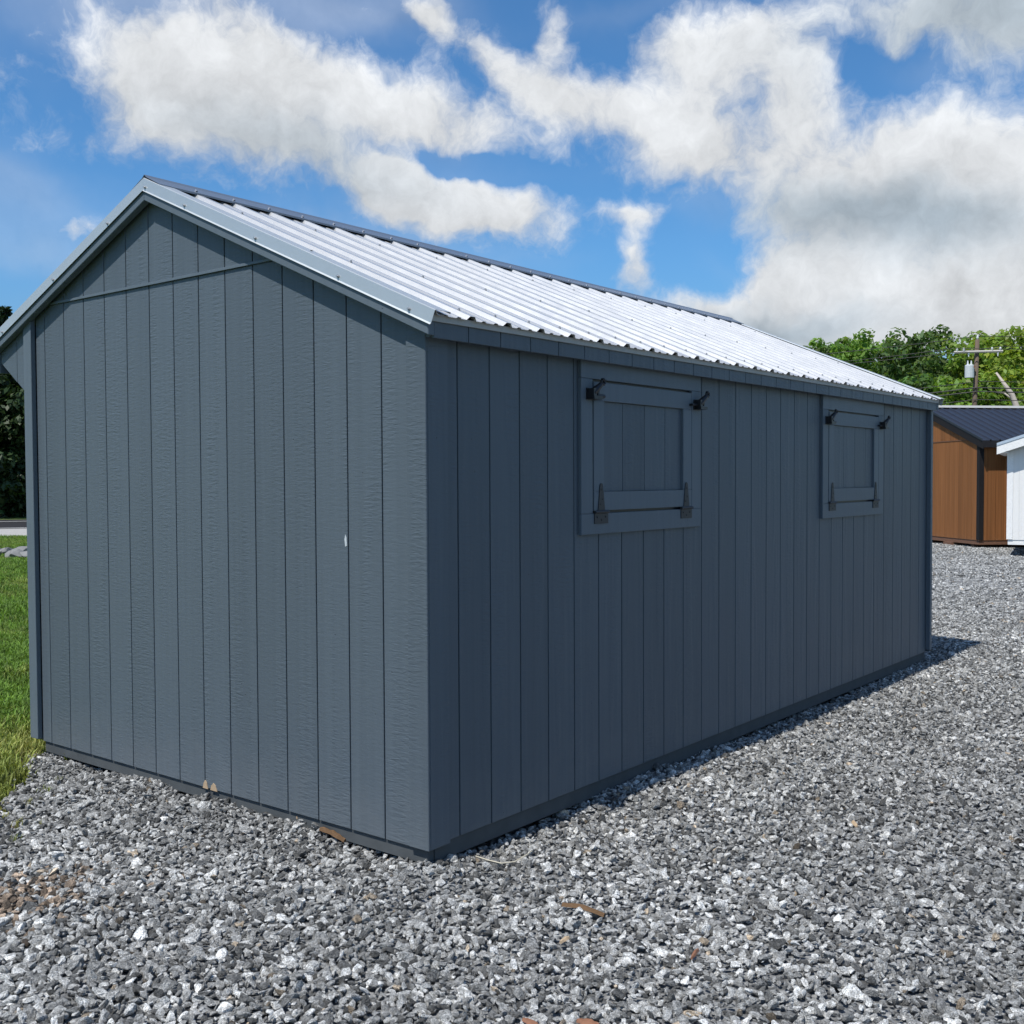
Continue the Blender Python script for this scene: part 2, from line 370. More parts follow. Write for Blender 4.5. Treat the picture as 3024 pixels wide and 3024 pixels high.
# stones: hulls of random points, so every face is a broken facet
def stone_mat():
    m, b, p = mat('crushed_stone'); co = objco(b)
    a = b.n('ShaderNodeAttribute', attribute_type='INSTANCER', attribute_name='tone')
    rv = b.v('ADD', co, b.v('SCALE', b.cxyz(orand(b), b.m('MULTIPLY', orand(b), 3.3), 0.), scale=40.))
    n1 = b.noise(b.v('MULTIPLY', rv, (1, 1, 2.2)), 1.6, 1, .6); n2 = b.noise(rv, 6.5, 2, .75)
    k = b.m('MULTIPLY', b.ramp(n1, .3, .72, .62, 1.30), b.ramp(n2, .32, .70, .55, 1.42))
    c = b.v('SCALE', a.outputs['Color'], scale=k)
    pset(b, p, color=c, rough=.62, normal=bump(b, n2, .6, .2), spec=.35)
    return m
M_STONE = stone_mat()
def make_stones(n):
    out = []
    for i in range(n):
        bm = bmesh.new(); r = np.random.default_rng(100+i)
        q = r.normal(size=(15, 3)); q /= np.linalg.norm(q, axis=1)[:, None]; q *= r.uniform(.72, 1.05, (15, 1)); q *= np.array([1.0, r.uniform(.58, .85), r.uniform(.38, .68)])
        for v in q: bm.verts.new(v)
        res = bmesh.ops.convex_hull(bm, input=bm.verts)
        bmesh.ops.delete(bm, geom=[g for g in res['geom_interior'] if isinstance(g, bmesh.types.BMVert)], context='VERTS')
        bmesh.ops.bevel(bm, geom=list(bm.edges), offset=.045, segments=1, affect='EDGES')
        me = bpy.data.meshes.new('stone'); bm.to_mesh(me); bm.free(); me.materials.append(M_STONE); out.append(bpy.data.objects.new('stone', me))
    return out
STONES = make_stones(14)
def jgrid(x0, x1, y0, y1, s):
    X, Y = np.meshgrid(np.arange(x0, x1, s), np.arange(y0, y1, s), indexing='ij')
    P = np.stack([X.ravel(), Y.ravel()], 1); return P + rng.uniform(-.5, .5, P.shape)*s*1.1
def in_shed(x, y): return (x > .05) & (x < 6.0) & (y > .05) & (y < 2.95)
P1 = jgrid(-3.4, 11.9, -4.4, 3.4, .0215); x, y = P1.T
k = (x+y > -2.75) & ~in_shed(x, y) & ~((y > 3.05) & (x > 0) & (x < 6.1)) & (y > -3.7+.13*np.clip(x, 0, 20)) & (y < 3.4)
lawnp = is_lawn(x, y-.05); k &= (~lawnp | (rng.random(len(x)) < .05))
P1 = P1[k]
P2 = jgrid(11.8, 27.5, -3, 11, .040); x, y = P2.T
k = (y > -1.4+.24*(x-9)) & (y < -1.4+.24*(x-9)+6.5); P2 = P2[k]
P = np.concatenate([P1, P2]); n1, n2 = len(P1), len(P2)
sz = np.concatenate([np.clip(rng.lognormal(math.log(.0150), .38, n1)*(1+.22*np.clip(-P1[:, 0]-.2, 0, 1)), .008, .042), np.clip(rng.lognormal(math.log(.026), .3, n2), .014, .05)])
zz = np.where(np.arange(len(P)) < n1, gh(P[:, 0], P[:, 1]), E_+.025-.0016*(P[:, 0]-11.9)+.012+.05*(vnoise(P[:, 0], P[:, 1], .5, 3)-.5)) + rng.uniform(-.007, .008, len(P))
pts = np.column_stack([P, zz])
rot = np.column_stack([rng.normal(0, .5, len(P)), rng.normal(0, .5, len(P)), rng.uniform(0, 6.283, len(P))])
scl = sz[:, None]*rng.uniform(.85, 1.2, (len(P), 3))
g = np.clip(rng.normal(.405, .125, len(P)), .13, .70)
lt = rng.random(len(P)); g = np.where(lt < .21, rng.uniform(.60, .80, len(P)), g); g = np.where(lt < .055, rng.uniform(.86, .93, len(P)), g); g = np.where(lt > .88, rng.uniform(.09, .18, len(P)), g)
g = g*(.86+.30*vnoise(P[:, 0], P[:, 1], .9, 21)*vnoise(P[:, 0], P[:, 1], 3.1, 22)*2)
tone = np.column_stack([g*1.0, g*1.0, g*.965, np.ones(len(P))])
warm = rng.random(len(P)) < .011; tone[warm, :3] *= np.array([1.05, .86, .66])
soil = np.exp(-(((P[:, 0]+1.18)/.28)**2 + ((P[:, 1]-1.02)/.20)**2))*.9 > rng.random(len(P)); tone[soil, :3] *= np.array([.74, .57, .44])
scatter('gravel', pts, rot, scl, rng.integers(0, len(STONES), len(P)), tone, STONES, 'loose crushed grey and white stones covering the yard', 'gravel')

def leaf_mat(name, trans=.35, rough=.55, inst=False):
    m, b, p = mat(name); a = b.n('ShaderNodeAttribute', attribute_type='INSTANCER' if inst else 'GEOMETRY', attribute_name='tone')
    pset(b, p, color=a.outputs['Color'], rough=rough, spec=.35)
    t = b.n('ShaderNodeBsdfTranslucent'); b.put(t.inputs[0], b.v('MULTIPLY', a.outputs['Color'], (1.25, 1.2, .6)))
    mx = b.n('ShaderNodeMixShader'); mx.inputs[0].default_value = trans; b.t.links.new(p.outputs[0], mx.inputs[1]); b.t.links.new(t.outputs[0], mx.inputs[2])
    b.t.links.new(mx.outputs[0], b.t.nodes['Material Output'].inputs[0]); return m
M_GRASS = leaf_mat('grass_blades', .3, .6, True)
def make_tufts(n):
    out = []
    for i in range(n):
        r = np.random.default_rng(300+i); V = []; Fc = []
        for k in range(9):
            a = r.uniform(0, 6.283); x0, y0 = r.normal(0, .35, 2); L = r.uniform(.6, 1.25); w = r.uniform(.05, .09); ben = r.uniform(.25, .95)
            dx, dy = math.cos(a), math.sin(a); px, py = -dy*w, dx*w; j = len(V)
            V += [(x0-px, y0-py, -.1), (x0+px, y0+py, -.1), (x0+dx*ben*.35*L-px*.8, y0+dy*ben*.35*L-py*.8, .62*L), (x0+dx*ben*.35*L+px*.8, y0+dy*ben*.35*L+py*.8, .62*L), (x0+dx*ben*L, y0+dy*ben*L, L*(1.0-.25*ben))]
            Fc += [(j, j+1, j+3, j+2), (j+2, j+3, j+4)]
        me = bpy.data.meshes.new('tuft'); me.from_pydata(V, [], Fc); me.materials.append(M_GRASS); out.append(bpy.data.objects.new('tuft', me))
    return out
TUFTS = make_tufts(8)
A = jgrid(-4.6, 3.6, .2, 8.0, .033); x, y = A.T; A = A[is_lawn(x, y) & (x+y > -2.6) & (x > -4.2+.25*np.abs(y-3)) & ~((x > .05) & (x < 6.05) & (y < 3.03))]
B = jgrid(-6, 17, 8.0, 29, .08); x, y = B.T; B = B[(x > .5*(y-3)-7.5) & (x < .5*(y-3)+3.0) & ((RN[0]*(x-RP[0])+RN[1]*(y-RP[1])) < -6.7)]
C_ = jgrid(-1.6, .1, .9, 3.1, .16); x, y = C_.T; C_ = C_[(y > lawn_edge(x)-.42) & ~is_lawn(x, y)]
P = np.concatenate([A, B, C_]); far = P[:, 1] > 8
z = np.where(is_lawn(P[:, 0], P[:, 1]), lh(P[:, 0], P[:, 1]), gh(P[:, 0], P[:, 1]))
hgt = np.where(far, rng.uniform(.05, .09, len(P)), rng.uniform(.022, .072, len(P))) * (.7+.7*vnoise(P[:, 0], P[:, 1], 2.2, 11))
scl = np.column_stack([hgt*.9, hgt*.9, hgt]); pa = vnoise(P[:, 0], P[:, 1], 1.5, 12) + rng.normal(0, .15, len(P))
edge = np.clip((lawn_edge(P[:, 0])+.75-P[:, 1])/.7, 0, 1)*(P[:, 0] < .2)
base = np.array([.150, .262, .040]); dry = np.array([.36, .34, .11])
kk = np.clip(.55*edge + .35*(pa > .72), 0, 1)[:, None]; col = base*(1-kk) + dry*kk; col *= rng.uniform(.45, 1.4, (len(P), 1))*(.7+.6*vnoise(P[:, 0], P[:, 1], 5.5, 14))[:, None]
scatter('grass', np.column_stack([P, z]), np.column_stack([rng.normal(0, .12, len(P)), rng.normal(0, .12, len(P)), rng.uniform(0, 6.28, len(P))]), scl, rng.integers(0, 8, len(P)),
        np.column_stack([col, np.ones(len(P))]), TUFTS, 'short green grass blades growing on the lawn', 'grass')

# ------------------------------------------------------------------ the blue shed
GS = .2032; LX = 6.096; WY = 3.048; RY = 1.812; ZB = -.06
SR, SL = .4335, .406                     # roof falls, right and left of the ridge
shed = empty('shed', (0, 0, ZB), 'long blue-grey painted wooden shed with a white ribbed metal roof', 'shed', rot=(0, -.0050, 0))
def roofz(y, top): return top - (SR*(RY-y) if y < RY else SL*(y-RY))
WT = 2.875                               # wall top under the ridge
def col_poly(a, c, z0, z1, top):
    """outline of a vertical board between a and c, cut by the roof line"""
    xs = [a, c]
    if a < RY < c: xs.append(RY)
    for s in (SR, -SL):
        yc = RY-(top-z1)/s
        if a < yc < c: xs.append(yc)
    xs = sorted(set(xs)); tops = [(q, min(z1, roofz(q, top))) for q in xs]
    tops = [(q, max(w, z0)) for q, w in tops]
    if max(w for q, w in tops) - z0 < .004: return None
    poly = [(a, z0), (c, z0)] + tops[::-1]
    out = []
    for q in poly:
        if not out or (abs(q[0]-out[-1][0])+abs(q[1]-out[-1][1])) > 1e-4: out.append(q)
    if abs(out[0][0]-out[-1][0])+abs(out[0][1]-out[-1][1]) < 1e-4: out.pop()
    return out if len(out) > 2 else None
GAP = .0034
# inner wall block: closes the shed and is the floor of the grooves
G().box((.0105, WY-.045, .0), (LX-.0105, WY-.0108, roofz(WY-.0108, WT-.03))).build('wall', M_CORE, shed)
gc = G(); gc.prism([(.011, .0), (2.965, .0), (2.965, roofz(2.965, WT-.01)), (RY, WT-.01), (.011, roofz(.011, WT-.01))], 0, .0105, LX-.0105)
gc.build('wall', M_CORE, shed)
def gable(x0, x1, edges, zlist):
    for a, c in zip(edges[:-1], edges[1:]):
        for z0, z1 in zlist:
            pl = col_poly(a+GAP, c-GAP, z0, z1, WT)
            if pl: G().prism(pl, 0, x0, x1).build('siding_board', M_SIDE, shed, bevel=.0016)
fe = [.05] + [.2424+GS*k for k in range(14)] + [2.980]
gable(0, .0105, fe, [(0, 2.438), (2.452, 3.2)])
gable(LX-.0105, LX, fe[:-1]+[3.03], [(0, 2.438), (2.452, 3.2)])
se = [.05] + [.1894+GS*k for k in range(29)] + [LX-.03]
for a, c in zip(se[:-1], se[1:]):
    G().box((a+GAP, 0, .013), (c-GAP, .0105, roofz(0, WT)-.02)).build('siding_board', M_SIDE, shed, bevel=.0016)
    G().box((a+GAP, WY-.0105, .013), (c-GAP, WY, roofz(WY, WT)-.02)).build('siding_board', M_SIDE, shed, bevel=.0016)
# flashing strip across both gables
for x0, x1 in ((-.010, .0104), (LX-.0104, LX+.010)):
    ya = RY-(WT-2.452)/SR; yb = RY+(WT-2.452)/SL
    G().prism([(ya-.02, 2.4385), (yb+.02, 2.4385), (yb, 2.4515), (ya, 2.4515)], 0, x0, x1).build('flashing_strip', M_TRIM, shed, bevel=.001)
# corner boards
def corner(x0, x1, y0, y1, z0, zt, m=M_TRIM):
    G().box((x0, y0, z0), (x1, y1, zt)).build('corner_board', m, shed, bevel=.003)
pl = [(-.0125, .004), (.094, .004), (.094, roofz(.094, WT)), (-.0125, roofz(-.0125, WT))]
G().prism(pl, 0, -.0125, -.0004).build('corner_board', M_SIDE, shed, bevel=.0025)
corner(-.0003, .118, -.0125, -.0004, .004, roofz(0, WT)-.03, M_SIDE)
pl = [(2.984, .012), (3.066, .012), (3.066, roofz(3.066, WT)), (2.984, roofz(2.984, WT))]
G().prism(pl, 0, -.029, -.0004).build('corner_board', M_TRIM, shed, bevel=.0025)
corner(LX-.036, LX+.012, -.038, -.0004, .03, roofz(0, WT)-.05)
pl = [(-.02, .01), (.09, .01), (.09, roofz(.09, WT)), (-.02, roofz(-.02, WT))]
G().prism(pl, 0, LX+.0125, LX+.025).build('corner_board', M_TRIM, shed, bevel=.0025)
G().prism([(2.96, .01), (3.066, .01), (3.066, roofz(3.066, WT)), (2.96, roofz(2.96, WT))], 0, LX+.0004, LX+.025).build('corner_board', M_TRIM, shed, bevel=.0025)
corner(-.0003, .09, WY+.0004, WY+.0125, .012, roofz(WY, WT)-.03); corner(LX-.09, LX, WY+.0004, WY+.0125, .012, roofz(WY, WT)-.03)
# gusset of siding under the left eave, two boards each end
for x0, x1 in ((-.014, -.0004), (LX+.0004, LX+.014)):
    for a, c in ((3.069, 3.168), (3.168, 3.352)):
        f = lambda q: 1.970+(q-3.069)*.66
        G().prism([(a+.002, f(a)), (c-.002, f(c)), (c-.002, roofz(c, WT)), (a+.002, roofz(a, WT))], 0, x0, x1).build('gusset_board', M_SIDE, shed, bevel=.0016)
# skirt boards and skids
G().box((.0108, .015, -.062), (.048, 2.975, -.0006)).build('skirt_board', M_SKIRT, shed, bevel=.002)
G().box((.05, .0108, -.062), (LX-.03, .048, .0124)).build('skirt_board', M_SKIRT, shed, bevel=.002)
G().box((LX-.048, .015, -.062), (LX-.0108, 2.975, -.0006)).build('skirt_board', M_SKIRT, shed, bevel=.002)
G().box((.05, WY-.048, -.062), (LX-.05, WY-.0108, .0124)).build('skirt_board', M_SKIRT, shed, bevel=.002)
for yy in (.35, 1.45, 2.6): G().box((.12, yy, -.17), (LX-.12, yy+.09, -.0008)).build('skid', M_CORE, shed)
# roof: deck, rake boards, fascia, sheets
ZD = 2.925                               # plane of the sheet flats at the ridge
ER, EL = -.088, 3.44                     # eave lines
X0, X1 = -.050, LX+.060
def slab(y0, y1, ztop, th, x0, x1, name, m, **kw):
    ys = [y0] + ([RY] if y0 < RY < y1 else []) + [y1]
    pl = [(q, roofz(q, ztop)) for q in ys] + [(q, roofz(q, ztop)-th) for q in ys[::-1]]
    return G().prism(pl, 0, x0, x1).build(name, m, shed, **kw)
slab(ER+.05, EL-.05, ZD-.004, .028, -.018, LX+.018, 'roof_deck', M_CORE)
for x0, x1 in ((-.0555, -.0185), (LX+.0185, LX+.0555)):
    slab(-.068, RY, ZD-.006, .080, x0, x1, 'rake_board', M_TRIM, bevel=.003); slab(RY+.0005, EL-.03, ZD-.006, .080, x0, x1, 'rake_board', M_TRIM, bevel=.003)
fz1 = 2.079; fz0 = 2.017
fedge = [-.018] + [.1875+GS*k for k in range(30)]
fedge = [q for q in fedge if q < LX-.05] + [LX+.018]
for a, c in zip(fedge[:-1], fedge[1:]):
    G().box((a+.0022, -.064, fz0), (c-.0022, -.050, fz1+.012)).build('fascia_board', M_SIDE, shed, bevel=.0016)
G().box((-.018, -.0498, fz0+.006), (LX+.018, -.022, fz1+.010)).build('fascia_backing', M_CORE, shed)
G().box((-.012, -.0218, fz0+.014), (LX+.012, -.0135, fz0+.03)).build('soffit', M_CORE, shed)
G().box((-.044, -.074, fz1+.0005), (LX+.045, -.0645, fz1+.026)).build('drip_edge', M_DRIP, shed)
G().box((-.018, EL-.075, 2.10), (LX+.018, EL-.055, roofz(EL-.055, ZD)-.034)).build('fascia_board', M_TRIM, shed, bevel=.002)
# ribbed sheets
RIB0, RIBS = .1775, .2286
def profile(x0, x1):
    """height of the sheet across its width"""
    P = [(x0, None), (x1, None)]
    k0 = math.floor((x0-RIB0)/RIBS)-1
    for k in range(k0, k0+12):
        c = RIB0+k*RIBS
        P += [(c-.030, 0), (c-.0140, .0165), (c+.0140, .0165), (c+.030, 0)]
        for j in (1, 2):
            q = c+RIBS*j/3; P += [(q-.016, 0), (q-.007, .0055), (q+.007, .0055), (q+.016, 0)]
    P = sorted(P, key=lambda q: q[0]); kn = [q for q in P if q[1] is not None]
    out = []
    for q, h in P:
        if q < x0-1e-6 or q > x1+1e-6: continue
        if h is None: h = float(np.interp(q, [w[0] for w in kn], [w[1] for w in kn]))
        out.append((q, h))
    return out
screw_me = G().tube([(0, 0, -.002), (0, 0, .003)], .0075, 8).tube([(0, 0, .003), (0, 0, .009)], .005, 6).mesh('screw', M_SCREW)
def put_screw(parent, loc, rot=(0, 0, 0)):
    o = bpy.data.objects.new('screw', screw_me); link(o); o.parent = parent; o.location = loc; o.rotation_euler = rot
bounds = [X0+.004]; q = RIB0+2.5*RIBS
while q < X1-.2: bounds.append(q); q += 4*RIBS
bounds.append(X1-.004)
for side in (0, 1):
    ye = ER if side == 0 else EL; sl_ = SR if side == 0 else SL; ang = math.atan(sl_)*(1 if side == 0 else -1)
    ridge_y = RY-.045 if side == 0 else RY+.045
    for x0, x1 in zip(bounds[:-1], bounds[1:]):
        pr = profile(x0+.0006, x1-.0006); V = []; nrm = np.array([0, -math.sin(abs(ang))*(1 if side == 0 else -1), math.cos(ang)])
        rows = np.linspace(ridge_y, ye, 7); sag = [0, .0008, -.0006, .0007, -.0005, .0006, 0]
        for yy, sg in zip(rows, sag):
            for q, h in pr: V.append(np.array([q, yy, roofz(yy, ZD)]) + nrm*(h+sg))
        n = len(pr); Fc = [(r*n+i, r*n+i+1, (r+1)*n+i+1, (r+1)*n+i) for r in range(6) for i in range(n-1)]
        if side == 1: Fc = [f[::-1] for f in Fc]
        o = mk('roof_panel', V, [f[::-1] for f in Fc], M_ROOF, shed)
        md = o.modifiers.new('thickness', 'SOLIDIFY'); md.thickness = .0012; md.offset = 0
        for k in range(-1, 30):
            c = RIB0+k*RIBS
            if not (x0+.012 < c < x1-.012): continue
            for d in (.075, .70, 1.45):
                yy = ye + d*(1 if side == 0 else -1)
                if abs(d-.075) > .01 and k % 2: continue
                p3 = np.array([c, yy, roofz(yy, ZD)]) + nrm*.017
                put_screw(o, p3, (ang, 0, 0))
# rake trim: upright face, outward drip lip, flange over the first rib
for sgn, xf in ((1, -.058), (-1, LX+.066)):
    for side in (0, 1):
        ye = ER-.012 if side == 0 else EL+.012; sl_ = SR if side == 0 else SL; pa = []
        nv = np.array([0, -math.sin(math.atan(sl_))*(1 if side == 0 else -1), math.cos(math.atan(sl_))])
        sec = [(-.006, -.038), (0, -.032), (0, .019), (.004, .0215), (.088, .0205), (.090, .0140)]       # (outwards-inwards, normal to the slope)
        def P3(yy, s): return np.array([xf+sgn*s[0], yy, roofz(yy, ZD)]) + nv*s[1]
        V = [P3(ye, s) for s in sec]
        for s in sec:     # mitred at the ridge
            p = np.array([xf+sgn*s[0], RY, ZD + s[1]/math.cos(math.atan(sl_))]); V.append(p)
        n = len(sec); Fc = [(i, i+1, n+i+1, n+i) for i in range(n-1)]
        o = mk('rake_trim', V, Fc, M_RAKE, shed); md = o.modifiers.new('thickness', 'SOLIDIFY'); md.thickness = .0014; md.offset = 0
        for yy in ((1.79, 1.47, .95, .42, .02) if side == 0 else (2.14, 2.68, 3.25)):
            p3 = np.array([xf-sgn*.0012, yy, roofz(yy, ZD)]) + nv*-.018
            put_screw(o, p3, (0, -math.pi/2*sgn, 0))
# ridge cap with turned-down edges, one length per 3 m
capx = [X0-.004, 2.0, 4.1, X1-.03]
for x0, x1 in zip(capx[:-1], capx[1:]):
    z0 = ZD+.029; e = .125
    sec = [(RY-e+.004, roofz(RY-e, z0)-.010), (RY-e, roofz(RY-e, z0)-.002), (RY-.018, roofz(RY-.018, z0+.003)), (RY, z0+.010), (RY+.018, roofz(RY+.018, z0+.003)), (RY+e, roofz(RY+e, z0)-.002), (RY+e-.004, roofz(RY+e, z0)-.010)]
    V = [(x0+.0006, *s) for s in sec] + [(x1-.0006, *s) for s in sec]; n = len(sec)
    o = mk('ridge_cap', V, [(i, i+1, n+i+1, n+i) for i in range(n-1)], M_RIDGE_SHADED, shed); md = o.modifiers.new('thickness', 'SOLIDIFY'); md.thickness = .0014; md.offset = 0
    for k in range(-1, 28):
        c = RIB0+k*RIBS
        if x0+.01 < c < x1-.01:
            for s in (-1, 1): put_screw(o, (c, RY+s*(e-.03), roofz(RY+s*(e-.03), z0)+.001), (math.atan(SR)*-s*-1 if s < 0 else -math.atan(SL), 0, 0))

# hatches on the long wall
def sub(g, name, m, parent, **kw):
    o = g.build(name, m, parent, **kw); return o
def hatch(x0, z0, which):
    W_, T = 1.136, .0945; x1 = x0+W_; zt = 2.030; zi0, zi1 = z0+.099, z0+.734; xi0, xi1 = x0+T, x1-T
    tr = G().box((x0, -.021, z0), (x1, -.0004, zi0)).build('hatch_trim', M_TRIM, shed, bevel=.002)
    G().box((x0, -.021, zi1), (x1, -.0004, zt)).build('hatch_trim', M_TRIM, shed, bevel=.002)
    G().box((x0, -.0207, zi0+.0004), (xi0, -.0004, zi1-.0004)).build('hatch_trim', M_TRIM, shed, bevel=.002)
    G().box((xi1, -.0207, zi0+.0004), (x1, -.0004, zi1-.0004)).build('hatch_trim', M_TRIM, shed, bevel=.002)
    G().box((xi0-.004, -.0014, zi0-.004), (xi1+.004, -.0002, zi1+.004)).build('hatch_gap_shade', M_BLACK, shed)  # thin black plate paints the shade in the gap round the door
    hd = empty('hatch_door', (0, 0, 0), None, None); hd.parent = shed; hd.location = -shed.location
    if 'label' in hd: del hd['label']
    a0, a1, c0, c1 = xi0+.008, xi1-.005, zi0+.013, zi1-.012
    G().box((a0, -.022, c1-.088), (a1, -.003, c1)).build('rail', M_TRIM, hd, bevel=.0015)
    G().box((a0, -.022, c0), (a1, -.003, c0+.090)).build('rail', M_TRIM, hd, bevel=.0015)
    for q0, q1 in ((a0, a0+.088), (a1-.088, a1)): G().box((q0, -.0216, c0+.0905), (q1, -.003, c1-.0885)).build('stile', M_TRIM, hd, bevel=.0015)
    ks = [.1894+GS*k for k in range(30)]; ed = [a0+.0885] + [q for q in ks if a0+.11 < q < a1-.11] + [a1-.0885]
    for q0, q1 in zip(ed[:-1], ed[1:]):
        G().box((q0+.002, -.0060, c0+.092), (q1-.002, -.0016, c1-.09)).build('panel_board', M_SIDE, hd)
    # strap hinges: plate on the trim, knuckle, tapered strap up the door
    for hx in (a0+.058, a1-.060):
        g = G(); g.box((hx-.057, -.0258, c0-.062), (hx+.057, -.0213, c0-.012))
        g.tube([(hx-.060, -.028, c0-.006), (hx+.060, -.028, c0-.006)], .0075, 8)
        g.prism([(hx-.030, c0-.006), (hx+.030, c0-.006), (hx+.012, c0+.122), (hx+.004, c0+.130), (hx-.004, c0+.130), (hx-.012, c0+.122)], 1, -.0262, -.0222)
        for sx, sz in ((-.035, -.03), (.035, -.03), (0, -.045), (-.008, .03), (.008, .055), (0, .1)): g.tube([(hx+sx, -.026, c0+sz), (hx+sx, -.0285, c0+sz)], .0045, 6)
        g.build('hinge', M_HINGE, hd, bevel=0)
    # spring bolt latches: housing on the trim, lever with finger ring, bolt over the door rail
    for lx, bd in ((x0+.044, 1), (xi1+.022, -1)):
        lz = c1-.062; g = G()
        g.box((lx-.006, -.027, lz-.026), (lx+.070, -.0213, lz+.028))
        g.box((lx+.002, -.064, lz-.024), (lx+.074, -.026, lz-.009)); g.box((lx+.002, -.060, lz+.006), (lx+.050, -.026, lz+.026))
        g.box((lx, -.062, lz-.022), (lx+.026, -.026, lz+.026))
        g.tube([(lx+.014, -.045, lz+.006), (lx+.036, -.050, lz+.022), (lx+.056, -.055, lz+.038), (lx+.070, -.058, lz+.050)], [.020, .018, .014, .011], 8)
        ring = [(lx+.080+.0125*math.cos(t), -.060, lz+.059+.0125*math.sin(t)) for t in np.linspace(0, 2*math.pi, 15)]
        g.tube(ring, .0075, 6, cap=False)
        if bd > 0: g.tube([(lx+.03, -.040, lz-.006), (lx+.118, -.040, lz-.006)], .0095, 8)
        else: g.tube([(lx+.05, -.040, lz-.002), (lx-.055, -.040, lz-.002)], .0065, 8); g.box((lx-.052, -.040, lz-.008), (lx-.042, -.0221, lz+.004))
        g.tube([(lx+.045, -.060, lz), (lx+.045, -.028, lz)], .006, 6)
        g.build('latch', M_BLACK, hd)
    return hd
hatch(1.033, 1.207, 0); hatch(3.853, 1.194, 1)
# broken wood showing at the foot of the front, and a scrape of bare primer on it
for yy, w, h in ((1.455, .020, .036), (1.390, .026, .032)):
    g = G(); g.prism([(yy-w, -.004), (yy+w, -.004), (yy+w*.7, h*.55), (yy+w*.1, h), (yy-w*.5, h*.7)], 0, -.0035, -.0003); g.build('splintered_wood', M_BARE, shed)
g = G(); g.prism([(.453, 1.196), (.463, 1.192), (.468, 1.222), (.462, 1.243), (.455, 1.229)], 0, -.0012, -.0002); g.build('scrape_mark', M_SCRAPE, shed)

# ------------------------------------------------------------------ sheds in the background
M_BROWN = siding_mat('brown_stained_siding', (.245, .100, .034), .75, .35, .34, .85)
M_DARK = plain_mat('dark_trim', (.016, .015, .016), .7, spec=.2)
M_NAVY = plain_mat('navy_metal_roof', (.017, .019, .028), .38, 0, 8, .15, .1, .003, .6)
M_WHITE = siding_mat('white_painted_siding', (.80, .785, .75), .5, .25, .03)
M_WTRIM = plain_mat('white_trim', (.82, .81, .78), .5)
M_SKID = plain_mat('treated_timber', (.17, .085, .05), .8)
M_BLOCK = plain_mat('pale_block', (.62, .60, .56), .85)
M_LROOF = plain_mat('pale_blue_roof_edge', (.42, .50, .58), .4)

